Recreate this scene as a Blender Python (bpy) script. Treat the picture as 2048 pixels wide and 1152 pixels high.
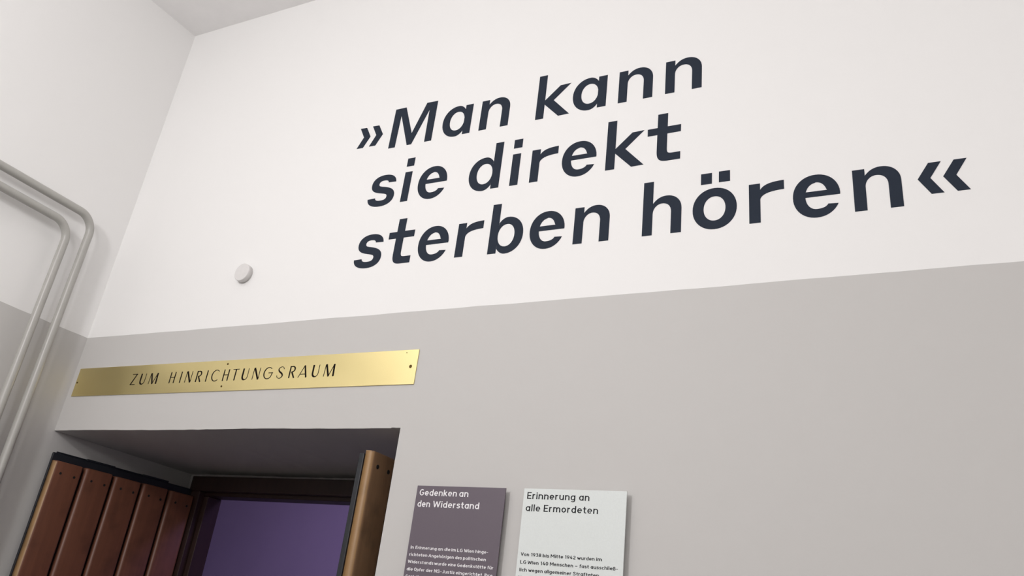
import bpy, bmesh, math, random
from mathutils import Vector, Matrix
random.seed(7)
for o in list(bpy.data.objects):
    bpy.data.objects.remove(o)
COL = bpy.context.scene.collection
SC = bpy.context.scene
PI = math.pi

# ------------------------------------------------------------------ camera
CAMLOC = Vector((2.7186, -1.85, 1.6))
cam_d = bpy.data.cameras.new('camera')
cam = bpy.data.objects.new('camera', cam_d)
COL.objects.link(cam)
R0 = Vector((0.8687598, 0.47959364, 0.12347615))      # right
R1 = Vector((-0.14088415, 0.47836703, -0.86678523))   # down
R2 = Vector((-0.4747716, 0.73563233, 0.48315318))     # forward
cam.matrix_world = Matrix((
    (R0.x, -R1.x, -R2.x, CAMLOC.x),
    (R0.y, -R1.y, -R2.y, CAMLOC.y),
    (R0.z, -R1.z, -R2.z, CAMLOC.z),
    (0, 0, 0, 1)))
cam_d.sensor_width = 36.0
cam_d.lens = 1802.748 / 2048 * 36
cam_d.shift_x = 36.1705 / 2048
cam_d.shift_y = -230.62 / 2048
cam_d.clip_start = 0.02
SC.camera = cam

# ------------------------------------------------------------------ world, lights, exposure
w = bpy.data.worlds.new('world')
SC.world = w
w.use_nodes = True
w.node_tree.nodes['Background'].inputs[0].default_value = (0.9, 0.93, 1, 1)
w.node_tree.nodes['Background'].inputs[1].default_value = 0.05

def point_lamp(name, loc, power, color, radius):
    d = bpy.data.lights.new(name, 'POINT')
    d.energy = power; d.color = color; d.shadow_soft_size = radius
    o = bpy.data.objects.new(name, d)
    o.location = loc
    COL.objects.link(o)
    return o

def area_lamp(name, loc, rot, sx, sy, power, color):
    d = bpy.data.lights.new(name, 'AREA')
    d.shape = 'RECTANGLE'; d.size = sx; d.size_y = sy
    d.energy = power; d.color = color
    o = bpy.data.objects.new(name, d)
    o.location = loc; o.rotation_euler = rot
    COL.objects.link(o)
    return o

point_lamp('ceiling_lamp', (1.15, -2.42, 2.92), 75, (1.0, 0.985, 0.985), 0.12)
point_lamp('ceiling_lamp', (3.3, -3.8, 2.6), 60, (1.0, 0.985, 0.985), 0.12)
area_lamp('violet_lamp', (-0.6, 1.5, 2.82), (0, 0, 0), 0.6, 0.6, 5.2, (0.60, 0.42, 1.0))
area_lamp('violet_lamp', (1.5, 1.35, 2.82), (0, 0, 0), 0.6, 0.6, 9.5, (0.62, 0.40, 1.0))

SC.view_settings.view_transform = 'Standard'
SC.view_settings.look = 'None'
SC.view_settings.gamma = 1
SC.view_settings.use_curve_mapping = False
SC.view_settings.exposure = -0.04

# ------------------------------------------------------------------ materials
def lin(c):
    return tuple(((v / 255) / 12.92 if v / 255 <= 0.04045 else ((v / 255 + 0.055) / 1.055) ** 2.4) for v in c) + (1,)

def new_mat(name):
    m = bpy.data.materials.new(name)
    m.use_nodes = True
    nt = m.node_tree
    return m, nt, nt.nodes['Principled BSDF']

def simple(name, col, rough=0.6, metal=0.0, bump=0.0, bscale=60, spec=0.5):
    m, nt, b = new_mat(name)
    tc = nt.nodes.new('ShaderNodeTexCoord')
    n = nt.nodes.new('ShaderNodeTexNoise')
    n.inputs['Scale'].default_value = bscale
    n.inputs['Detail'].default_value = 4
    nt.links.new(tc.outputs['Object'], n.inputs['Vector'])
    mx = nt.nodes.new('ShaderNodeMix'); mx.data_type = 'RGBA'
    mx.inputs[6].default_value = tuple(c * 0.95 for c in col[:3]) + (1,)
    mx.inputs[7].default_value = tuple(min(1, c * 1.05) for c in col[:3]) + (1,)
    nt.links.new(n.outputs['Fac'], mx.inputs[0])
    nt.links.new(mx.outputs[2], b.inputs['Base Color'])
    b.inputs['Roughness'].default_value = rough
    b.inputs['Metallic'].default_value = metal
    b.inputs['Specular IOR Level'].default_value = spec
    if bump:
        bp = nt.nodes.new('ShaderNodeBump')
        bp.inputs['Strength'].default_value = bump
        bp.inputs['Distance'].default_value = 0.002
        nt.links.new(n.outputs['Fac'], bp.inputs['Height'])
        nt.links.new(bp.outputs[0], b.inputs['Normal'])
    return m

SPLIT = 2.4175
def wall_paint(name, white, grey, rough=0.55):
    """matt white paint over a grey dado, hand-cut line between them"""
    m, nt, b = new_mat(name)
    g = nt.nodes.new('ShaderNodeNewGeometry')
    sep = nt.nodes.new('ShaderNodeSeparateXYZ')
    nt.links.new(g.outputs['Position'], sep.inputs[0])
    n1 = nt.nodes.new('ShaderNodeTexNoise')
    n1.inputs['Scale'].default_value = 4; n1.inputs['Detail'].default_value = 2
    nt.links.new(g.outputs['Position'], n1.inputs['Vector'])
    ml = nt.nodes.new('ShaderNodeMath'); ml.operation = 'MULTIPLY_ADD'
    ml.inputs[1].default_value = 0.008; ml.inputs[2].default_value = SPLIT - 0.004
    nt.links.new(n1.outputs['Fac'], ml.inputs[0])
    gt = nt.nodes.new('ShaderNodeMath'); gt.operation = 'GREATER_THAN'
    nt.links.new(sep.outputs['Z'], gt.inputs[0]); nt.links.new(ml.outputs[0], gt.inputs[1])
    mx = nt.nodes.new('ShaderNodeMix'); mx.data_type = 'RGBA'
    mx.inputs[6].default_value = grey; mx.inputs[7].default_value = white
    nt.links.new(gt.outputs[0], mx.inputs[0])
    nt.links.new(mx.outputs[2], b.inputs['Base Color'])
    b.inputs['Roughness'].default_value = rough
    b.inputs['Specular IOR Level'].default_value = 0.3
    n2 = nt.nodes.new('ShaderNodeTexNoise')
    n2.inputs['Scale'].default_value = 14; n2.inputs['Detail'].default_value = 5
    nt.links.new(g.outputs['Position'], n2.inputs['Vector'])
    bp = nt.nodes.new('ShaderNodeBump')
    bp.inputs['Strength'].default_value = 0.25; bp.inputs['Distance'].default_value = 0.004
    nt.links.new(n2.outputs['Fac'], bp.inputs['Height'])
    nt.links.new(bp.outputs[0], b.inputs['Normal'])
    return m

M_WALL = wall_paint('wall_paint', (0.86, 0.85, 0.84, 1), (0.565, 0.55, 0.535, 1))
M_CEIL = simple('ceiling_paint', (0.90, 0.885, 0.88, 1), 0.8, bump=0.1, bscale=12, spec=0.2)
M_FLOOR = simple('floor_stone', (0.10, 0.09, 0.085, 1), 0.45, bscale=5)
M_BACK = simple('back_room_paint', (0.72, 0.70, 0.72, 1), 0.8, bscale=4, spec=0.2)
M_LETTER = simple('slate_lettering_film', lin((41, 48, 60)), 0.7, bscale=200, spec=0.15)
M_PIPE = simple('pipe_enamel', (0.42, 0.41, 0.385, 1), 0.35, bscale=30)
M_PUCK = simple('white_plastic', (0.72, 0.70, 0.69, 1), 0.4)
M_DARKPANEL = simple('plum_grey_panel', lin((98, 88, 98)), 0.5, bscale=300)
M_PALEPANEL = simple('pale_mint_panel', lin((220, 225, 223)), 0.5, bscale=300)
M_WTEXT = simple('white_print', (0.9, 0.88, 0.9, 1), 0.5)
M_BTEXT = simple('black_print', lin((26, 26, 32)), 0.6, spec=0.2)
M_ENGRAVE = simple('black_engraving_fill', lin((20, 13, 9)), 0.7, spec=0.1)
M_SCREW = simple('dark_brass_screw', lin((92, 72, 30)), 0.4, metal=0.8)
M_DARK = simple('screw_hole', lin((12, 8, 6)), 0.7)
M_CORE = simple('blue_black_steel', lin((24, 27, 33)), 0.45, bscale=25)
M_EDGE = simple('panel_edge', lin((70, 68, 72)), 0.5)
M_PUTTY = simple('putty_bead', (0.45, 0.42, 0.41, 1), 0.7)

def brass():
    m, nt, b = new_mat('polished_brass')
    tc = nt.nodes.new('ShaderNodeTexCoord')
    mp = nt.nodes.new('ShaderNodeMapping')
    mp.inputs['Scale'].default_value = (1.5, 1.5, 22)
    nt.links.new(tc.outputs['Object'], mp.inputs[0])
    n = nt.nodes.new('ShaderNodeTexNoise'); n.inputs['Scale'].default_value = 3; n.inputs['Detail'].default_value = 6
    nt.links.new(mp.outputs[0], n.inputs['Vector'])
    n2 = nt.nodes.new('ShaderNodeTexNoise'); n2.inputs['Scale'].default_value = 9; n2.inputs['Detail'].default_value = 4
    nt.links.new(tc.outputs['Object'], n2.inputs['Vector'])
    mx = nt.nodes.new('ShaderNodeMix'); mx.data_type = 'RGBA'
    mx.inputs[6].default_value = (0.78, 0.655, 0.32, 1); mx.inputs[7].default_value = (0.83, 0.71, 0.36, 1)
    nt.links.new(n2.outputs['Fac'], mx.inputs[0])
    nt.links.new(mx.outputs[2], b.inputs['Base Color'])
    b.inputs['Metallic'].default_value = 1.0
    rr = nt.nodes.new('ShaderNodeMapRange')
    rr.inputs[3].default_value = 0.21; rr.inputs[4].default_value = 0.29
    nt.links.new(n.outputs['Fac'], rr.inputs[0])
    nt.links.new(rr.outputs[0], b.inputs['Roughness'])
    bp = nt.nodes.new('ShaderNodeBump'); bp.inputs['Strength'].default_value = 0.015; bp.inputs['Distance'].default_value = 0.001
    nt.links.new(n.outputs['Fac'], bp.inputs['Height'])
    nt.links.new(bp.outputs[0], b.inputs['Normal'])
    return m
M_BRASS = brass()

def wood(name, c1, c2, rough=0.4):
    m, nt, b = new_mat(name)
    tc = nt.nodes.new('ShaderNodeTexCoord')
    oi = nt.nodes.new('ShaderNodeObjectInfo')
    ad = nt.nodes.new('ShaderNodeVectorMath'); ad.operation = 'ADD'
    sc_ = nt.nodes.new('ShaderNodeVectorMath'); sc_.operation = 'SCALE'; sc_.inputs[3].default_value = 5
    cb = nt.nodes.new('ShaderNodeCombineXYZ')
    nt.links.new(oi.outputs['Random'], cb.inputs[0]); nt.links.new(oi.outputs['Random'], cb.inputs[2])
    nt.links.new(cb.outputs[0], sc_.inputs[0])
    nt.links.new(tc.outputs['Object'], ad.inputs[0]); nt.links.new(sc_.outputs[0], ad.inputs[1])
    mp = nt.nodes.new('ShaderNodeMapping'); mp.inputs['Scale'].default_value = (30, 30, 1.6)
    nt.links.new(ad.outputs[0], mp.inputs[0])
    n = nt.nodes.new('ShaderNodeTexNoise'); n.inputs['Scale'].default_value = 2.2; n.inputs['Detail'].default_value = 8
    n.inputs['Distortion'].default_value = 0.6
    nt.links.new(mp.outputs[0], n.inputs['Vector'])
    n2 = nt.nodes.new('ShaderNodeTexNoise'); n2.inputs['Scale'].default_value = 9; n2.inputs['Detail'].default_value = 5
    nt.links.new(ad.outputs[0], n2.inputs['Vector'])
    mx = nt.nodes.new('ShaderNodeMix'); mx.data_type = 'RGBA'
    mx.inputs[6].default_value = c1; mx.inputs[7].default_value = c2
    nt.links.new(n.outputs['Fac'], mx.inputs[0])
    # worn, darker blotches
    rp = nt.nodes.new('ShaderNodeMapRange')
    rp.inputs[1].default_value = 0.55; rp.inputs[2].default_value = 0.75
    rp.inputs[3].default_value = 1.0; rp.inputs[4].default_value = 0.6
    nt.links.new(n2.outputs['Fac'], rp.inputs[0])
    hv = nt.nodes.new('ShaderNodeHueSaturation')
    nt.links.new(mx.outputs[2], hv.inputs['Color'])
    nt.links.new(rp.outputs[0], hv.inputs['Value'])
    nt.links.new(hv.outputs[0], b.inputs['Base Color'])
    b.inputs['Roughness'].default_value = rough
    bp = nt.nodes.new('ShaderNodeBump'); bp.inputs['Strength'].default_value = 0.15; bp.inputs['Distance'].default_value = 0.001
    nt.links.new(n.outputs['Fac'], bp.inputs['Height'])
    nt.links.new(bp.outputs[0], b.inputs['Normal'])
    return m
M_WOOD = wood('varnished_oak', (0.17, 0.095, 0.050, 1), (0.30, 0.175, 0.095, 1), 0.38)
M_FRAMEWOOD = wood('dark_mahogany', (0.016, 0.006, 0.005, 1), (0.034, 0.013, 0.009, 1), 0.5)
M_REDWOOD = wood('red_brown_varnished_oak', (0.095, 0.034, 0.020, 1), (0.185, 0.070, 0.038, 1), 0.45)
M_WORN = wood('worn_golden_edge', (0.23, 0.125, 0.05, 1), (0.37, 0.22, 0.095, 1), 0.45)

# ------------------------------------------------------------------ helpers
def box(bm, x0, y0, z0, x1, y1, z1):
    v = [bm.verts.new(p) for p in ((x0, y0, z0), (x1, y0, z0), (x1, y1, z0), (x0, y1, z0),
                                   (x0, y0, z1), (x1, y0, z1), (x1, y1, z1), (x0, y1, z1))]
    for f in ((0, 3, 2, 1), (4, 5, 6, 7), (0, 1, 5, 4), (1, 2, 6, 5), (2, 3, 7, 6), (3, 0, 4, 7)):
        bm.faces.new([v[i] for i in f])

def link(name, bm, mat, parent=None, smooth=False, bevel=0.0, seg=2):
    me = bpy.data.meshes.new(name)
    if bevel:
        bmesh.ops.bevel(bm, geom=list(bm.edges), offset=bevel, segments=seg, affect='EDGES', profile=0.5, clamp_overlap=True)
    bmesh.ops.recalc_face_normals(bm, faces=list(bm.faces))
    bm.to_mesh(me); bm.free()
    me.materials.append(mat)
    if smooth:
        for p in me.polygons: p.use_smooth = True
    o = bpy.data.objects.new(name, me)
    COL.objects.link(o)
    if parent: o.parent = parent
    return o

def empty(name, loc, rz=0):
    o = bpy.data.objects.new(name, None)
    o.location = loc; o.rotation_euler = (0, 0, rz)
    o.empty_display_size = 0.1
    COL.objects.link(o)
    return o

def tag(o, label=None, cat=None, group=None, kind=None):
    if label: o['label'] = label
    if cat: o['category'] = cat
    if group: o['group'] = group
    if kind: o['kind'] = kind
    return o

def struct(name, bm, mat, label, cat, bevel=0.0):
    return tag(link(name, bm, mat, bevel=bevel), label, cat, kind='structure')

def prism(bm, pts, axis_pts):
    """pts: closed 2-D outline already as 3-D points; axis_pts: offset vector"""
    a = [bm.verts.new(p) for p in pts]
    b = [bm.verts.new(Vector(p) + Vector(axis_pts)) for p in pts]
    bm.faces.new(a); bm.faces.new(list(reversed(b)))
    n = len(pts)
    for i in range(n):
        j = (i + 1) % n
        bm.faces.new((a[i], b[i], b[j], a[j]))

# ------------------------------------------------------------------ room shell
XR, YB, ZC = 4.5, -4.6, 3.7037
DX, DZ, DY = 1.3566, 2.107, 0.607
bm = bmesh.new()
edge = [(0.0, 0, DZ)]
n = 46
for i in range(1, n):
    x = DX * i / n
    edge.append((x, 0, DZ + random.uniform(-0.0005, 0.0005) + 0.0010 * math.sin(x * 9)))
edge += [(DX - 0.028, 0, DZ + 0.0005), (DX - 0.02, 0, DZ + 0.0007), (DX - 0.014, 0, DZ + 0.0002), (DX, 0, DZ)]
outline = [(0, 0, ZC)] + edge + [(DX, 0, 0), (XR, 0, 0), (XR, 0, ZC)]
prism(bm, outline, (0, DY, 0))
struct('wall_front', bm, M_WALL, 'thick end wall, white above and grey below, with the doorway at its left end', 'wall')

bm = bmesh.new()   # thin rear skin of the reveal, narrower opening that carries the frame
box(bm, -0.12, DY, 0, 0.11, 0.63, 2.9)
box(bm, 0.11, DY, 2.07, 1.27, 0.63, 2.9)
box(bm, 1.27, DY, 0, 3.2, 0.63, 2.9)
box(bm, -3.6, DY, 0, -0.12, 0.63, 2.9)
struct('wall_reveal', bm, M_WALL, 'narrow plaster rim at the back of the doorway reveal', 'wall')

bm = bmesh.new(); box(bm, -0.12, YB, 0, 0, DY, ZC)
struct('wall_left', bm, M_WALL, 'left wall, white above a grey dado, behind the two pipes', 'wall')
bm = bmesh.new(); box(bm, XR, YB, 0, XR + 0.12, 0, ZC)
struct('wall_right', bm, M_WALL, 'right wall, white above a grey dado', 'wall')
bm = bmesh.new(); box(bm, 0, YB - 0.12, 0, XR, YB, ZC)
struct('wall_rear', bm, M_WALL, 'rear wall behind the viewer', 'wall')
bm = bmesh.new(); box(bm, -0.12, YB - 0.12, ZC, XR + 0.12, DY, ZC + 0.1)
struct('ceiling', bm, M_CEIL, 'plain pale ceiling above the white walls', 'ceiling')
bm = bmesh.new(); box(bm, -3.7, YB - 0.12, -0.1, XR + 0.12, 2.8, 0)
struct('floor', bm, M_FLOOR, 'dark stone floor', 'floor')

bm = bmesh.new(); box(bm, -3.6, 2.6, 0, 3.2, 2.7, 2.9)
struct('wall_back_room', bm, M_BACK, 'wall of the violet-lit room seen through the doorway', 'wall')
bm = bmesh.new(); box(bm, -3.7, 0.63, 0, -3.6, 2.7, 2.9)
struct('wall_back_room_left', bm, M_BACK, 'left wall of the violet-lit room', 'wall')
bm = bmesh.new(); box(bm, 3.2, 0.63, 0, 3.3, 2.7, 2.9)
struct('wall_back_room_right', bm, M_BACK, 'right wall of the violet-lit room', 'wall')
bm = bmesh.new(); box(bm, -3.7, 0.607, 2.9, 3.3, 2.7, 3.0)
struct('ceiling_back_room', bm, M_BACK, 'ceiling of the violet-lit room', 'ceiling')

# ------------------------------------------------------------------ door frame at the back of the reveal
fr = tag(empty('door_1', (0.7, 0.58, 0)), 'dark wooden door frame deep in the doorway reveal', 'door frame', kind='structure')
def fpart(name, b, mat, bev=0.002):
    bm = bmesh.new()
    box(bm, b[0] - 0.7, b[1] - 0.58, b[2], b[3] - 0.7, b[4] - 0.58, b[5])
    return link(name, bm, mat, fr, bevel=bev)
fpart('header', (0.095, 0.556, 2.024, 1.325, 0.622, 2.086), M_FRAMEWOOD)
fpart('header_face', (0.095, 0.53, 2.036, 1.325, 0.555, 2.086), M_FRAMEWOOD)
fpart('jamb', (0.095, 0.556, 0, 0.170, 0.622, 2.0235), M_FRAMEWOOD)
fpart('jamb_face', (0.095, 0.53, 0, 0.150, 0.555, 2.0355), M_FRAMEWOOD)
fpart('jamb', (1.25, 0.556, 0, 1.325, 0.622, 2.0235), M_FRAMEWOOD)
fpart('jamb_face', (1.27, 0.53, 0, 1.325, 0.555, 2.0355), M_FRAMEWOOD)
tag(fpart('plaster_bead', (0.10, 0.585, 2.0865, 1.35, 0.6065, 2.1005), M_PUTTY), 'pale grey plaster bead above the header')

# ------------------------------------------------------------------ door leaves
def leaf(name, loc, rz, top, core_top, label, mat, sr, ct=0.0155):
    """local frame: +Y along the leaf towards its hinge, +X out of the planked face (face at x=0)"""
    root = tag(empty(name, loc, rz), label, 'door')
    bm = bmesh.new()
    L = 0.530
    c0 = -0.004
    box(bm, -0.0245 - ct, c0, 0.02, -0.0245, L, core_top - 0.004)
    link('steel_core', bm, M_CORE, root, bevel=0.002)
    bm = bmesh.new()
    k = 0
    y = c0 + 0.012
    if core_top > top:
        while y + 0.1 < L:
            y1 = y + 0.106
            box(bm, -0.0242 - ct, y, core_top - 0.004, -0.025, y1 - 0.0012, core_top + 0.002 * (k % 2))
            y = y1; k += 1
        link('edge_seal', bm, M_CORE, root, bevel=0.0015)
    else:
        bm.free()
    W, T, P, r = 0.0965, 0.0235, 0.1085, 0.011
    for i in range(5):
        bm = bmesh.new()
        y0 = i * P; y1 = y0 + W
        z1 = top + (0, 0.001, -0.001, 0.0005, 0)[i]
        prof = [(-T, y0), ]
        for a in range(0, 91, 15):
            t = math.radians(a)
            prof.append((-r + r * math.sin(t), y0 + r - r * math.cos(t)))
        for a in range(90, -1, -15):
            t = math.radians(a)
            prof.append((-0.005 + 0.005 * math.sin(t), y1 - 0.005 + 0.005 * math.cos(t)))
        prof.append((-T, y1))
        rings = []
        for (z, ins) in ((0.03, 0), (z1 - 0.004, 0), (z1 - 0.0012, 0.0012), (z1, 0.004)):
            rings.append([bm.verts.new((px - (ins if px > -T + 0.004 else 0), py + (ins * (1 if py < (y0 + y1) / 2 else -1)) * (0.6 if px > -T + 0.001 else 0), z)) for px, py in prof])
        m_ = len(prof)
        for a, b in zip(rings, rings[1:]):
            for j in range(m_):
                bm.faces.new((a[j], a[(j + 1) % m_], b[(j + 1) % m_], b[j]))
        bm.faces.new(rings[0]); bm.faces.new(list(reversed(rings[-1])))
        pl = link('plank', bm, mat, root)
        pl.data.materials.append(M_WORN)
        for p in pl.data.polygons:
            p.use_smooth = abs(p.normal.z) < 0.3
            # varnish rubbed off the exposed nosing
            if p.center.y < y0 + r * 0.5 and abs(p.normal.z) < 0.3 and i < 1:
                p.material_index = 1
        for sy in (0.028, 0.076):
            bm = bmesh.new()
            zz = top - 0.036 + (0.001 if sy < 0.05 else -0.001)
            bmesh.ops.create_cone(bm, cap_ends=True, segments=12, radius1=sr, radius2=sr * 0.85, depth=0.0016,
                                  matrix=Matrix.Translation((0.0004, y0 + sy, zz)) @ Matrix.Rotation(PI / 2, 4, 'Y'))
            link('screw', bm, M_DARK, pl)
    for zc in (0.35, 1.1, 1.8):
        bm = bmesh.new()
        bmesh.ops.create_cone(bm, cap_ends=True, segments=14, radius1=0.006, radius2=0.006, depth=0.09,
                              matrix=Matrix.Translation((-0.0325, L + 0.0035, zc)))
        link('hinge_knuckle', bm, M_CORE, root, smooth=False)
    return root

a8 = math.radians(8.0)
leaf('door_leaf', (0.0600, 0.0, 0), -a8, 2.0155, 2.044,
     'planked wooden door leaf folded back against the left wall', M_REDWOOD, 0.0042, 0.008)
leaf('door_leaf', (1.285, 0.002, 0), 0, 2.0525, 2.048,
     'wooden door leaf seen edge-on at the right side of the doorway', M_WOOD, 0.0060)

# ------------------------------------------------------------------ pipes on the left wall
def tube(bm, pts, r, seg=20):
    rings = []
    for i, p in enumerate(pts):
        p = Vector(p)
        if i == 0: t = Vector(pts[1]) - p
        elif i == len(pts) - 1: t = p - Vector(pts[-2])
        else: t = (Vector(pts[i + 1]) - p).normalized() + (p - Vector(pts[i - 1])).normalized()
        t.normalize()
        u = Vector((1, 0, 0)); v = t.cross(u).normalized()
        rings.append([bm.verts.new(p + r * (math.cos(2 * PI * k / seg) * u + math.sin(2 * PI * k / seg) * v)) for k in range(seg)])
    for a, b in zip(rings, rings[1:]):
        for k in range(seg):
            bm.faces.new((a[k], a[(k + 1) % seg], b[(k + 1) % seg], b[k]))
    bm.faces.new(rings[0]); bm.faces.new(list(reversed(rings[-1])))

def pipe(yv, zh, R, slope, label):
    pts = [(0.05, YB + 0.002, zh + slope * (YB - yv) * -1)]
    pts.append((0.05, yv - R - 0.4, zh + slope * 0.4))
    for k in range(0, 13):
        a = PI / 2 * k / 12
        pts.append((0.05, yv - R + R * math.sin(a), zh - R + R * math.cos(a)))
    pts.append((0.05, yv + 0.002, 1.2)); pts.append((0.05, yv + 0.002, 0.002))
    bm = bmesh.new(); tube(bm, pts, 0.0135)
    root = tag(empty('heating_pipe', (0.05, yv, 0)), label, 'pipe')
    for v in bm.verts: v.co -= Vector((0.05, yv, 0))
    link('pipe_run', bm, M_PIPE, root, smooth=True)
    for (y, z, ax) in ((yv - 1.6, zh + slope * 1.6, 'z'), (yv + 0.002, 1.1, 'y')):
        bm = bmesh.new()
        if ax == 'z': box(bm, -0.0498, y - 0.012 - yv, z - 0.017, 0.0155, y + 0.012 - yv, z + 0.017)
        else: box(bm, -0.0498, y - 0.017 - yv, z - 0.012, 0.0155, y + 0.017 - yv, z + 0.012)
        link('wall_clamp', bm, M_PIPE, root, bevel=0.002)
pipe(-0.163, 2.783, 0.062, 0.022, 'right of the two bent pale grey pipes, its bend nearer the room corner')
pipe(-0.237, 2.724, 0.062, 0.022, 'left of the two bent pale grey pipes, running just below the other')

# ------------------------------------------------------------------ round detector
root = tag(empty('wall_sensor', (0.6665, 0, 2.588)), 'small round white plastic button on the white wall above the brass plate', 'sensor')
def disc(name, y0, y1, r, bev, mat, par):
    bm = bmesh.new()
    bmesh.ops.create_cone(bm, cap_ends=True, segments=48, radius1=r, radius2=r, depth=abs(y1 - y0),
                          matrix=Matrix.Translation((0, (y0 + y1) / 2, 0)) @ Matrix.Rotation(PI / 2, 4, 'X'))
    if bev:
        es = [e for e in bm.edges if all(abs(v.co.y - y1) < 1e-5 for v in e.verts)]
        bmesh.ops.bevel(bm, geom=es, offset=bev, segments=3, affect='EDGES', profile=0.5)
    o = link(name, bm, mat, par)
    for p in o.data.polygons: p.use_smooth = abs(p.normal.y) < 0.9
    return o
disc('mounting_base', 0, -0.005, 0.0275, 0, M_PUCK, root)
disc('cap', -0.0055, -0.0205, 0.0290, 0.002, M_PUCK, root)

# ------------------------------------------------------------------ drawing tools for lettering
def arc(cx, cy, rx, ry, a0, a1, n=10, p=2.0):
    out = []
    for i in range(n + 1):
        a = math.radians(a0 + (a1 - a0) * i / n)
        c, s = math.cos(a), math.sin(a)
        e = 2.0 / p
        out.append((cx + rx * math.copysign(abs(c) ** e, c), cy + ry * math.copysign(abs(s) ** e, s)))
    return out

def catmull(pts, n=6):
    P = [Vector(p) for p in pts]
    P = [2 * P[0] - P[1]] + P + [2 * P[-1] - P[-2]]
    out = []
    for i in range(1, len(P) - 2):
        for k in range(n):
            t = k / n
            a, b, c, d = P[i - 1], P[i], P[i + 1], P[i + 2]
            out.append(tuple(0.5 * ((2 * b) + (c - a) * t + (2 * a - 5 * b + 4 * c - d) * t * t + (3 * b - a - 3 * c + d) * t ** 3)))
    out.append(tuple(P[-2]))
    return out

def bez(p0, p1, p2, p3, n=10):
    out = []
    for i in range(n + 1):
        t = i / n; u = 1 - t
        out.append(tuple(u ** 3 * p0[k] + 3 * u * u * t * p1[k] + 3 * u * t * t * p2[k] + t ** 3 * p3[k] for k in (0, 1)))
    return out

def resample(pts, n):
    d = [0]
    for a, b in zip(pts, pts[1:]): d.append(d[-1] + math.dist(a, b))
    out = []; j = 0
    for i in range(n):
        t = d[-1] * i / (n - 1)
        while j < len(d) - 2 and d[j + 1] < t: j += 1
        f = (t - d[j]) / max(1e-9, d[j + 1] - d[j]); f = max(0, min(1, f))
        out.append((pts[j][0] + (pts[j + 1][0] - pts[j][0]) * f, pts[j][1] + (pts[j + 1][1] - pts[j][1]) * f))
    return out

def stroke_band(pts, wd):
    """centre line + width (number or list) -> (left side, right side)"""
    n = len(pts)
    if not isinstance(wd, (list, tuple)): wd = [wd, wd]
    L, Rr = [], []
    for i, p in enumerate(pts):
        p = Vector(p)
        t1 = (Vector(pts[i + 1]) - p) if i < n - 1 else None
        t0 = (p - Vector(pts[i - 1])) if i > 0 else None
        if t0 is None: t0 = t1
        if t1 is None: t1 = t0
        t0 = t0.normalized(); t1 = t1.normalized()
        t = (t0 + t1).normalized()
        nn = Vector((-t.y, t.x))
        k = 1 / max(0.5, nn.dot(Vector((-t0.y, t0.x))))
        f = i / (n - 1) * (len(wd) - 1)
        j = min(int(f), len(wd) - 2); ww = wd[j] + (wd[j + 1] - wd[j]) * (f - j)
        L.append(tuple(p + nn * ww / 2 * k)); Rr.append(tuple(p - nn * ww / 2 * k))
    return L, Rr

class Ink:
    """collects flat shapes in (x,z) and builds one thin solid mesh, front facing -Y"""
    def __init__(s): s.bm = bmesh.new()
    def quadstrip(s, A, B, T, th, tf):
        bm = s.bm
        fa = [bm.verts.new((*_xz(tf(p), -th),)) for p in A]; fb = [bm.verts.new((*_xz(tf(p), -th),)) for p in B]
        ba = [bm.verts.new((*_xz(tf(p), 0),)) for p in A]; bb = [bm.verts.new((*_xz(tf(p), 0),)) for p in B]
        n = len(A)
        for i in range(n - 1):
            bm.faces.new((fa[i], fa[i + 1], fb[i + 1], fb[i]))
            bm.faces.new((fa[i], ba[i], ba[i + 1], fa[i + 1]))
            bm.faces.new((fb[i], fb[i + 1], bb[i + 1], bb[i]))
            bm.faces.new((ba[i], bb[i], bb[i + 1], ba[i + 1]))
        bm.faces.new((fa[0], fb[0], bb[0], ba[0]))
        bm.faces.new((fa[-1], ba[-1], bb[-1], fb[-1]))
    def poly(s, pts, th, tf):
        bm = s.bm
        f = [bm.verts.new((*_xz(tf(p), -th),)) for p in pts]; b = [bm.verts.new((*_xz(tf(p), 0),)) for p in pts]
        bm.faces.new(f); bm.faces.new(list(reversed(b)))
        n = len(pts)
        for i in range(n):
            j = (i + 1) % n
            bm.faces.new((f[i], b[i], b[j], f[j]))
def _xz(p, y): return (p[0], y, p[1])

def draw(ink, shapes, tf, th):
    for k, s in enumerate(shapes):
        th = th + 0.00002 * (k > 0)
        if s[0] == 'P': ink.poly(s[1], th, tf)
        elif s[0] == 'B': ink.quadstrip(s[1], s[2], None, th, tf)

# ------------------------------------------------------------------ bold grotesque for the wall quotation (mm)
def rect(x0, y0, x1, y1): return ('P', [(x0, y0), (x1, y0), (x1, y1), (x0, y1)])
def B(a, b, n=34): return ('B', resample(a, n), resample(b, n))
def arch(dx=0):
    outer = [(25.6 + dx, 85.5)] + [p for p in arc(59 + dx, 65, 38.5, 39, 149, 90, 8, 2.0)][1:] + arc(59 + dx, 65, 39, 39, 90, 0, 12, 2.15)[1:] + [(98 + dx, 0)]
    inner = arc(48.5 + dx, 58, 23, 25.8, 180, 90, 8, 2.0) + arc(48.5 + dx, 58, 23.5, 25.8, 90, 0, 10, 2.2)[1:] + [(72 + dx, 0)]
    # keep knots aligned (same count up to the foot)
    return ('B', outer[:-1] + [(98 + dx, 30), (98 + dx, 0)], (inner[:-1] + [(72 + dx, 30), (72 + dx, 0)])) if len(outer) == len(inner) else B(outer, inner, 44)
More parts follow.
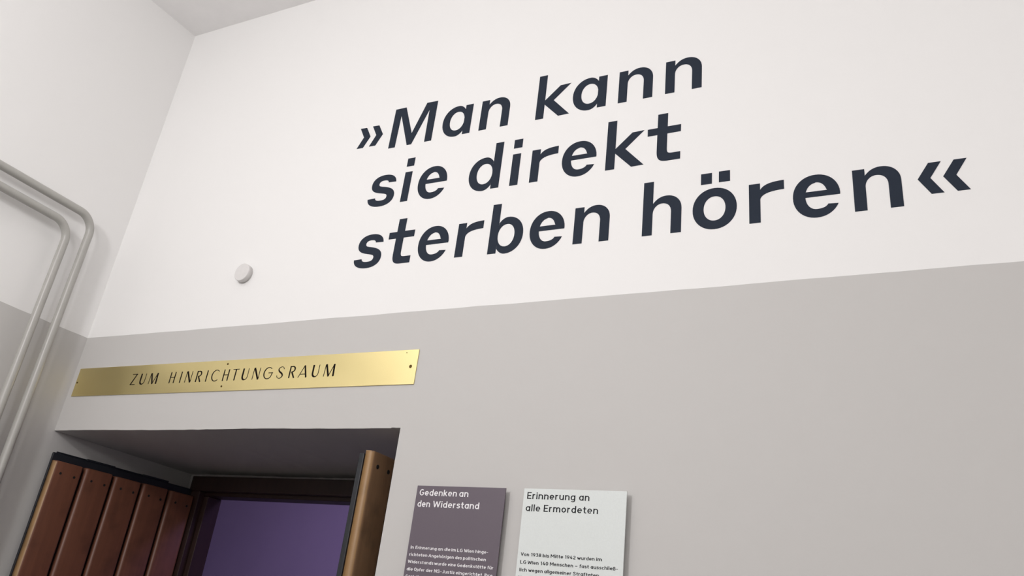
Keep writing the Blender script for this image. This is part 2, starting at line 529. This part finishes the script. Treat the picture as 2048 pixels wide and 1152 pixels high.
def bowl():
    outer = arc(50, 51.2, 35.6, 54, 44, 90, 6, 2.0) + arc(50, 51.2, 50, 54, 90, 270, 26, 2.1)[1:] + arc(50, 51.2, 35.6, 54, 270, 316, 6, 2.0)[1:]
    inner = arc(51, 51.2, 25.3, 33, 0, 90, 6, 2.1) + arc(51, 51.2, 25.3, 33, 90, 270, 26, 2.1)[1:] + arc(51, 51.2, 25.3, 33, 270, 360, 6, 2.1)[1:]
    return ('B', outer, inner)
def mirror(shapes, w):
    out = []
    for s in shapes:
        out.append((s[0],) + tuple([(w - x, y) for x, y in q] for q in s[1:]))
    return out
def ring(cx, cy, rx, ry, ix, iy):
    return ('B', arc(cx, cy, rx, ry, 0, 360, 48, 2.08), arc(cx, cy, ix, iy, 0, 360, 48, 2.08))
def s_glyph():
    A = [(94.5, 76), (93, 95), (76, 105.2), (50, 105.2), (22, 105.2), (6, 92), (6, 73), (6, 52), (24, 47), (45, 42.5),
         (60, 39.3), (69, 38), (69, 29.5), (69, 21), (62, 17.5), (49, 17.5), (36, 17.5), (29, 20), (27.5, 28)]
    Bq = [(67, 77), (66, 83.5), (61, 86), (49, 86), (39, 86), (33, 82), (33, 75), (33, 67), (42, 66), (54, 63.5),
          (80, 58), (96, 50), (96, 30), (96, 9), (76, -2.3), (50, -2.3), (20, -2.3), (1, 7), (0, 27)]
    a, b = [], []
    for k in range(0, 18, 3):
        a += bez(*A[k:k + 4], 9)[(k > 0):]; b += bez(*Bq[k:k + 4], 9)[(k > 0):]
    return [('B', a, b)]
def e_glyph():
    outer = [(99.6, 49.5)] + arc(50, 51.5, 50, 54.2, 3, 90, 12, 2.1) + arc(50, 51.5, 50, 54.2, 90, 270, 24, 2.1)[1:] + arc(50, 51.5, 50, 54.2, 270, 334, 9, 2.05)[1:]
    inner = [(73.2, 60), (73.2, 63.0)] + arc(50, 51.5, 23.5, 34.5, 24, 90, 11, 2.1)[0:] + arc(50, 51.5, 23.3, 33.2, 90, 270, 24, 2.1)[1:] + bez((50, 18.3), (60, 18.3), (70, 20.5), (74.0, 28.6), 9)[1:]
    m = min(len(outer), len(inner))
    return [('B', outer[:m] if len(outer) == m else resample(outer, m), inner if len(inner) == m else resample(inner, m)), rect(22, 49.5, 99.3, 63.4)]
def t_glyph():
    outer = bez((26.0, 34), (26.0, 8), (34, 2.6), (56, 2.6), 12) + [(88, 2.8)]
    inner = bez((52.6, 40), (52.6, 27), (55, 24.2), (66, 24.0), 12) + [(88, 24.2)]
    return [('P', [(26.0, 33.5), (52.6, 39.5), (52.6, 83.2), (88.2, 83.4), (88.4, 104.4), (53, 104.4), (53, 145.2), (26.4, 145), (26.2, 104.2), (-0.5, 104), (0, 83), (26, 83)]),
            ('B', outer, inner)]
GL = {
    'n': [rect(0, 0, 25.6, 102.3), arch()],
    'h': [rect(0, 0, 25.4, 147.5), arch()],
    'a': [bowl(), rect(75.6, 0.4, 101.2, 103)],
    'd': [bowl(), rect(76.2, 0.4, 101.8, 148.3)],
    'o': [ring(52.6, 51.6, 52.8, 54.6, 26.2, 32.2)],
    'e': e_glyph(), 's': s_glyph(), 't': t_glyph(),
    'i': [rect(0, 0, 25.6, 100.2), rect(0, 119.4, 26.6, 147.6)],
    'r': [rect(0, 0, 25.8, 101.4), ('B', bez((25.6, 84), (33, 96), (46, 102.5), (80, 102.8)), bez((25.6, 58), (27, 71), (43, 78.6), (80, 79.2)))],
    'k': [rect(0, 0, 25.4, 149), ('P', [(25.3, 60.5), (70.5, 103.3), (103.2, 104.4), (53.0, 56.3), (105.2, 0.8), (71.5, 0), (25.3, 47)])],
    'M': [('P', [(0, 0), (24.8, 0), (26.3, 115), (69.3, 0), (85.6, 0), (131.2, 116), (133, 0), (158.2, 0), (157.6, 143.8), (117.6, 144.6), (79.6, 41), (39.8, 143.8), (0, 143.5)])],
}
GL['b'] = mirror(GL['d'], 101.8)
GL['ö'] = GL['o'] + [rect(19.2, 119.2, 46, 148.8), rect(63, 120.2, 89.8, 149.6)]
chev = [(0.3, 97), (25.6, 96), (47.4, 59.6), (26.2, 21), (1.6, 21.6), (21.4, 60.5)]
GL['»'] = [('P', chev), ('P', [(x + 48.2, y) for x, y in chev])]
GL['«'] = mirror([('P', [(0.8, 97.6), (25.2, 97.4), (48.9, 60.4), (25.4, 22.4), (1.0, 22.4), (24, 60.4)]), ('P', [(x + 49.4, y) for x, y in [(0.4, 97.6), (25.0, 97.4), (48.6, 60.4), (25.2, 22.4), (0.8, 22.4), (24, 60.4)]])], 98.4)

quote = tag(empty('wall_lettering', (1.0, 0, 2.5645)), 'large bold dark slate German quotation in three lines on the white wall', 'lettering')
WORDS = [
    [('»', 1.0000, 2.9645)], [('M', 1.1286, 2.9648), ('a', 1.3190, 2.9662), ('n', 1.4508, 2.9678)],
    [('k', 1.6360, 2.9675), ('a', 1.7486, 2.9700), ('n', 1.8850, 2.9708), ('n', 2.0172, 2.9718)],
    [('s', 1.0915, 2.7640), ('i', 1.2147, 2.7662), ('e', 1.2692, 2.7645)],
    [('d', 1.4435, 2.7642), ('i', 1.5795, 2.7640), ('r', 1.6405, 2.7647), ('e', 1.7346, 2.7642), ('k', 1.8622, 2.7660), ('t', 1.9750, 2.7652)],
    [('s', 1.0895, 2.5650), ('t', 1.2010, 2.5630), ('e', 1.3096, 2.5638), ('r', 1.4360, 2.5645), ('b', 1.5394, 2.5625), ('e', 1.6610, 2.5630), ('n', 1.7877, 2.5638)],
    [('h', 1.9720, 2.5642), ('ö', 2.0979, 2.5648), ('r', 2.2318, 2.5653), ('e', 2.3305, 2.5645), ('n', 2.4597, 2.5654)],
    [('«', 2.5889, 2.5645)],
]
for wd in WORDS:
    if len(wd) == 1:
        c, x, z = wd[0]
        ink = Ink(); draw(ink, GL[c], lambda p: (p[0] / 1000, p[1] / 1000), 0.0006)
        o = link('quotation_mark', ink.bm, M_LETTER, quote); o.location = (x - 1.0, -0.0001, z - 2.5645)
        continue
    wx, wz = wd[0][1], wd[0][2]
    we = empty('word', (wx - 1.0, -0.0001, wz - 2.5645)); we.parent = quote
    for c, x, z in wd:
        sx = 1.0
        if c == 'e' and x > 2.3: sx = 1.018
        if c == 'n' and x < 1.9: sx = 0.99
        ink = Ink(); draw(ink, GL[c], lambda p: (p[0] * sx / 1000, p[1] / 1000), 0.0006)
        o = link('letter', ink.bm, M_LETTER, we); o.location = (x - wx, 0, z - wz)

# ------------------------------------------------------------------ monoline print font for the panels (cap 100, x-height 72)
def seg_(*p): return list(p)
def font(w_):
    h = w_ / 2; X = 72 - h; Rr = 20.5
    oo = lambda: arc(27.5, 36, 20.5, 36 - h, 0, 360, 20)
    st = lambda x, a, b: [(x, a), (x, b)]
    ar = arc(27.5, X - 20, 20.5, 20, 180, 0, 10) + [(48, 0)]
    dot = lambda x: ([(x, 84), (x, 99)], )
    F = {
     'a': (55, [oo(), st(48, 0, 72)]), 'b': (55, [oo(), st(7, 0, 100)]), 'd': (55, [oo(), st(48, 0, 100)]),
     'c': (46, [arc(27.5, 36, 20.5, 36 - h, 48, 312, 14)]), 'e': (55, [arc(27.5, 36, 20.5, 36 - h, 0, 318, 16), [(7, 36), (54, 36)]]),
     'g': (55, [oo(), [(48, 72), (48, -4)] + arc(27.5, -4, 20.5, 16, 0, -145, 8)[1:]]), 'h': (55, [st(7, 0, 100), ar]),
     'i': (14, [st(7, 0, 72), st(7, 83, 98)]), 'k': (52, [st(7, 0, 100), [(44, 71), (12, 32)], [(20, 42), (47, 1)]]),
     'l': (14, [st(7, 0, 100)]), 'n': (55, [st(7, 0, 72), ar]), 'o': (55, [oo()]), 'p': (55, [oo(), st(7, -26, 72)]),
     'm': (86, [st(7, 0, 72), arc(25, X - 18, 18, 18, 180, 0, 8) + [(43, 0)], arc(61, X - 18, 18, 18, 180, 0, 8) + [(79, 0)]]),
     'r': (36, [st(7, 0, 72), arc(30, X - 22, 23, 22, 180, 85, 6)]),
     's': (46, [catmull([(40, 56), (32, 64), (21, 65), (9, 58), (9, 47), (22, 38), (37, 30), (39, 17), (28, 7.5), (15, 7), (4, 15)], 3)]),
     't': (36, [[(16, 94), (16, 24)] + arc(32, 22, 16, 15, 180, 270, 5) + [(36, 7)], [(0, X), (36, X)]]),
     'f': (36, [[(14, 0), (14, 78)] + arc(30, 78, 16, 15, 180, 90, 5)[1:] + [(37, 93)], [(0, X), (34, X)]]),
     'u': (55, [st(48, 0, 72), [(7, 72), (7, 28)] + arc(27.5, 27, 20.5, 20, 180, 360, 8)]),
     'w': (80, [[(6, 72), (23, 4), (40, 66), (57, 4), (74, 72)]]),
     'v': (52, [[(6, 72), (26, 4), (46, 72)]]),
     'z': (46, [[(2, X), (40, X), (6, h), (46, h)]]),
     'ß': (54, [[(7, 0), (7, 74)] + arc(24, 74, 17, 19, 180, 0, 10)[1:] + [(40, 66), (30, 56)], arc(26, 31, 21, 25, 95, -115, 10)]),
     'A': (72, [[(5, 0), (36, 98), (67, 0)], [(14, 30), (58, 30)]]),
     'E': (52, [st(7, 0, 100), [(7, 93), (52, 93)], [(7, 51), (48, 51)], [(7, 7), (52, 7)]]),
     'G': (66, [arc(34, 50, 27, 43, 48, 318, 16) + [(59, 26), (59, 47)], [(36, 46), (66, 46)]]),
     'I': (14, [st(7, 0, 100)]), 'J': (48, [[(41, 100), (41, 30)] + arc(23, 28, 18, 21, 0, -160, 8)[1:]]),
     'L': (50, [[(7, 100), (7, 7), (50, 7)]]), 'M': (84, [st(7, 0, 100), st(77, 0, 100), [(9, 98), (42, 34), (75, 98)]]),
     'N': (68, [st(7, 0, 100), st(61, 0, 100), [(8, 98), (60, 2)]]), 'O': (70, [arc(35, 50, 28, 43, 0, 360, 22)]),
     'S': (60, [catmull([(53, 76), (43, 90), (28, 93), (12, 86), (9, 71), (20, 57), (40, 48), (52, 32), (47, 14), (30, 7), (14, 10), (4, 24)], 3)]),
     'V': (66, [[(5, 100), (33, 3), (61, 100)]]), 'W': (100, [[(5, 100), (27, 4), (50, 92), (73, 4), (95, 100)]]),
     '0': (58, [arc(29, 50, 22, 43, 0, 360, 20)]), '1': (34, [[(4, 80), (24, 97), (24, 0)]]),
     '2': (56, [arc(28, 70, 20, 23, 165, -25, 9) + [(8, 8)], [(5, 7), (54, 7)]]),
     '3': (56, [[(6, 93), (46, 93), (24, 58)], catmull([(22, 58), (38, 54), (48, 42), (48, 25), (38, 10), (22, 7), (6, 18)], 4)]),
     '4': (60, [[(34, 98), (6, 26), (58, 26)], [(42, 54), (42, 0)]]),
     '8': (58, [arc(29, 72, 18, 21, 0, 360, 16), arc(29, 29, 22, 22, 0, 360, 16)]),
     '9': (58, [arc(29, 66, 22, 27, 0, 360, 18), [(49, 58), (26, 1)]]),
     '-': (40, [[(4, 38), (36, 38)]]), '–': (54, [[(2, 38), (52, 38)]]), '.': (14, [st(7, 0, 15)]), ',': (14, [[(8, 14), (4, -14)]]),
    }
    for v, b in (('ä', 'a'), ('ö', 'o'), ('ü', 'u')):
        F[v] = (F[b][0], F[b][1] + [st(17, 84, 98), st(38, 84, 98)])
    return F

def split_sharp(paths, wgt):
    """cut centre lines at acute corners so that every leg keeps its full width"""
    out = []
    for pa in paths:
        cur = [pa[0]]
        for i in range(1, len(pa) - 1):
            cur.append(pa[i])
            a = Vector(pa[i]) - Vector(pa[i - 1]); b = Vector(pa[i + 1]) - Vector(pa[i])
            if a.angle(b) > 1.9:
                out.append(cur); cur = [pa[i]]
        cur.append(pa[-1]); out.append(cur)
    return out

def print_word(ink, text, x0, x1, z, cap, wgt, F):
    """set the word at its natural width, then fit it to x0..x1 (metres)"""
    pen = 0; items = []
    for c in text:
        adv, paths = F[c]
        items.append((pen, paths)); pen += adv + 13
    total = pen - 13
    sx = (x1 - x0) / total; sz = cap / 100
    for p0, paths in items:
        for k, pa in enumerate(split_sharp(paths, wgt)):
            L, Rr = stroke_band(pa, wgt)
            ink.quadstrip(L, Rr, None, 0.0004 + 0.00002 * k, lambda p: (x0 + (p[0] + p0) * sx, z + p[1] * sz))

CAMX = 2.7186
def panel(name, x0, x1, ztop, h, mat, tmat, label, head, body, tlabel, hw=13.5):
    # measured on a plane 22 mm off the wall, built 16 mm off it
    k = (1.85 - 0.016) / (1.85 - 0.022)
    KX = lambda x: CAMX + (x - CAMX) * k
    KZ = lambda z: 1.6 + (z - 1.6) * k
    x0, x1, ztop = KX(x0), KX(x1), KZ(ztop)
    head = [(KZ(z), [(t, KX(a), KX(b)) for t, a, b in ws]) for z, ws in head]
    body = [(KZ(z), [(t, KX(a), KX(b)) for t, a, b in ws]) for z, ws in body]
    zc = ztop - h
    root = tag(empty(name, ((x0 + x1) / 2, 0, zc)), label, 'sign')
    ox = (x0 + x1) / 2
    bm = bmesh.new(); box(bm, x0 - ox, -0.016, 0, x1 - ox, -0.013, h)
    link('board', bm, mat, root, bevel=0.0004)
    for sx in (x0 + 0.04, x1 - 0.04):
        for sz in (0.05, h - 0.05):
            bm = bmesh.new()
            bmesh.ops.create_cone(bm, cap_ends=True, segments=16, radius1=0.008, radius2=0.008, depth=0.0128,
                                  matrix=Matrix.Translation((sx - ox, -0.0065, sz)) @ Matrix.Rotation(PI / 2, 4, 'X'))
            link('spacer', bm, M_EDGE, root)
    Fh, Fb = font(14), font(14)
    for nm, lines, cap, F, wg in (('heading_line', head, 0.0142, Fh, hw), ('text_line', body, 0.0066, Fb, 14)):
        for z, ws in lines:
            ink = Ink()
            for tx, a, b in ws:
                print_word(ink, tx, a, b, z, cap, wg, F)
            for v in ink.bm.verts: v.co -= Vector((ox, 0.0161, zc))
            o = link(nm, ink.bm, tmat, root)
            tag(o, tlabel)
    return root

panel('text_panel', 1.4510, 1.6885, 1.9650, 0.42, M_DARKPANEL, M_WTEXT,
      'plum grey text panel with white print, right of the doorway',
      [(1.9429, [('Gedenken', 1.4600, 1.5625), ('an', 1.5692, 1.5935)]),
       (1.9176, [('den', 1.4592, 1.4937), ('Widerstand', 1.5020, 1.6255)])],
      [(1.8264, [('In', 1.4590, 1.4675), ('Erinnerung', 1.4722, 1.5293), ('an', 1.5328, 1.5461), ('die', 1.5500, 1.5655), ('im', 1.5686, 1.5798), ('LG', 1.5837, 1.5980), ('Wien', 1.6016, 1.6270), ('hinge-', 1.6307, 1.6629)]),
       (1.8112, [('richteten', 1.4582, 1.5070), ('Angehörigen', 1.5105, 1.5773), ('des', 1.5811, 1.5980), ('politischen', 1.6013, 1.6590)]),
       (1.7960, [('Widerstands', 1.4574, 1.5261), ('wurde', 1.5288, 1.5609), ('eine', 1.5648, 1.5850), ('Gedenkstätte', 1.5888, 1.6615), ('für', 1.6655, 1.6800)]),
       (1.7806, [('die', 1.4575, 1.4740), ('Opfer', 1.4773, 1.5056), ('der', 1.5095, 1.5271), ('NS-Justiz', 1.5310, 1.5845), ('eingerichtet.', 1.5880, 1.6566), ('Ihre', 1.6602, 1.6800)]),
       (1.7655, [('Gestaltung', 1.4575, 1.5120)])],
      'white print')
panel('text_panel', 1.7350, 1.9760, 1.9655, 0.42, M_PALEPANEL, M_BTEXT,
      'pale grey-white text panel with black print, right of the plum grey panel',
      [(1.9436, [('Erinnerung', 1.7440, 1.8597), ('an', 1.8685, 1.8925)]),
       (1.9181, [('alle', 1.7434, 1.7788), ('Ermordeten', 1.7870, 1.9140)])],
      [(1.8274, [('Von', 1.7430, 1.7627), ('1938', 1.7672, 1.7912), ('bis', 1.7950, 1.8097), ('Mitte', 1.8136, 1.8423), ('1942', 1.8463, 1.8705), ('wurden', 1.8744, 1.9129), ('im', 1.9168, 1.9292)]),
       (1.8120, [('LG', 1.7435, 1.7575), ('Wien', 1.7610, 1.7867), ('140', 1.7915, 1.8093), ('Menschen', 1.8134, 1.8663), ('–', 1.8707, 1.8762), ('fast', 1.8808, 1.9015), ('ausschließ-', 1.9057, 1.9650)]),
       (1.7970, [('lich', 1.7433, 1.7608), ('wegen', 1.7645, 1.7980), ('allgemeiner', 1.8016, 1.8637), ('Straftaten', 1.8676, 1.9246)]),
       (1.7816, [('hin', 1.7429, 1.7545)])],
      'black print', 12.2)

# ------------------------------------------------------------------ brass plate
PX0, PX1, PZ0, PZ1 = 0.026, 1.3755, 2.2168, 2.3092
pox = (PX0 + PX1) / 2
bp_root = tag(empty('brass_plate', (pox, 0, PZ0)), 'long engraved brass plate on the grey wall above the doorway', 'sign')
bm = bmesh.new(); box(bm, PX0 - pox, -0.0032, 0, PX1 - pox, -0.0002, PZ1 - PZ0)
link('plate', bm, M_BRASS, bp_root, bevel=0.0005)
TK, TN = 5.5, 2.1
H = 34.3
def S_(pts, wd): return ('B',) + stroke_band(pts, wd)
EG = {
 'Z': [S_([(1, H - .8), (24, H - .8)], TN), S_([(21.5, H), (2.2, 0)], 4.0), S_([(0, .8), (22.5, .8)], TN)],
 'U': [S_([(2.1, H), (2.1, 11)] + arc(12, 11, 9.9, 10.2, 180, 360, 12)[1:] + [(22.2, H)], [TK, TK, TK, 3.0, TN, TN, TN])],
 'M': [S_([(.8, 0), (2.8, H)], TN), S_([(4.6, H), (17.4, 0)], TK), S_([(17.2, 0.5), (32, H)], TN), S_([(32, H), (33.6, 0)], TK)],
 'H': [S_([(2.1, 0), (2.1, H)], 3.9), S_([(20.6, 0), (20.6, H)], 3.9), S_([(2, 17.8), (20, 17.8)], TN)],
 'I': [S_([(1.9, 0), (1.9, H)], 3.9)],
 'N': [S_([(.8, 0), (1.6, H)], TN), S_([(3.2, H), (23.0, 0)], TK), S_([(24.0, 0), (24.4, H)], TN)],
 'R': [S_([(2.1, 0), (2.1, H)], 4.2), S_([(2, H - 1.6), (10, H - 1.6)] + arc(10.5, H - 9, 8.2, 7.6, 90, -90, 10) + [(7.5, 17.5)], [2.6, 3.4, 4.6, 3.4, 2.4]), S_([(8.5, 18), (20.4, 0)], 4.4)],
 'C': [S_(arc(17.5, 17.2, 15.6, 16.6, 48, 312, 18), [TN, 2.0, 3.6, 3.8, 2.4, TN])],
 'T': [S_([(12.6, 0), (12.6, H)], 4.1), S_([(0, H - .9), (24.8, H - .9)], 1.8)],
 'G': [S_(arc(17.5, 17.2, 15.8, 16.6, 48, 318, 18) + [(32.5, 17.5)], [TN, 2.0, 3.8, 3.8, 2.6, 2.6, 2.4]), S_([(18.5, 17.6), (35.5, 17.6)], TN)],
 'S': [S_(catmull([(23.6, 26.5), (20.5, 32), (14.5, 33.6), (7, 31.2), (4.4, 25.8), (8.5, 20), (16, 15.5), (21, 10.5), (20.8, 5.5), (15.8, 1.4), (10, .8), (3.6, 3.4), (1.2, 9)], 4), [2.0, 1.5, 2.2, 4.4, 4.8, 4.0, 2.2, 1.6, 2.2])],
 'A': [S_([(0, 0), (17.2, H)], TN), S_([(17.4, H), (28.4, 0)], 4.9), S_([(5, 9.6), (25.5, 9.6)], TN)],
}
INS = [('Z', .294), ('U', .3355), ('M', .3775), ('H', .468), ('I', .5135), ('N', .5362), ('R', .581), ('I', .6228), ('C', .644), ('H', .6914),
       ('T', .7270), ('U', .7675), ('N', .8094), ('G', .8500), ('S', .9010), ('R', .9464), ('A', .982), ('U', 1.0298), ('M', 1.072)]
insc = empty('inscription', (0.294 - pox, -0.0032, 0.0299)); insc.parent = bp_root
for c, x in INS:
    ink = Ink(); draw(ink, EG[c], lambda p: (p[0] / 1000, p[1] / 1000), 0.0003)
    o = link('letter', ink.bm, M_ENGRAVE, insc); o.location = (x - 0.294, 0, 0)
for sx, sz, r in ((.0335, 2.262, .0032), (.698, 2.2975, .0032), (.6965, 2.2305, .0032), (1.357, 2.264, .0048), (1.338, 2.3015, .0013)):
    bm = bmesh.new()
    bmesh.ops.create_cone(bm, cap_ends=True, segments=20, radius1=r, radius2=r * 0.8, depth=0.0012,
                          matrix=Matrix.Translation((sx - pox, -0.0036, sz - PZ0)) @ Matrix.Rotation(PI / 2, 4, 'X'))
    box(bm, sx - pox - r * .7, -0.0045, sz - PZ0 - r * .12, sx - pox + r * .7, -0.0041, sz - PZ0 + r * .12)
    link('screw', bm, M_SCREW, bp_root)
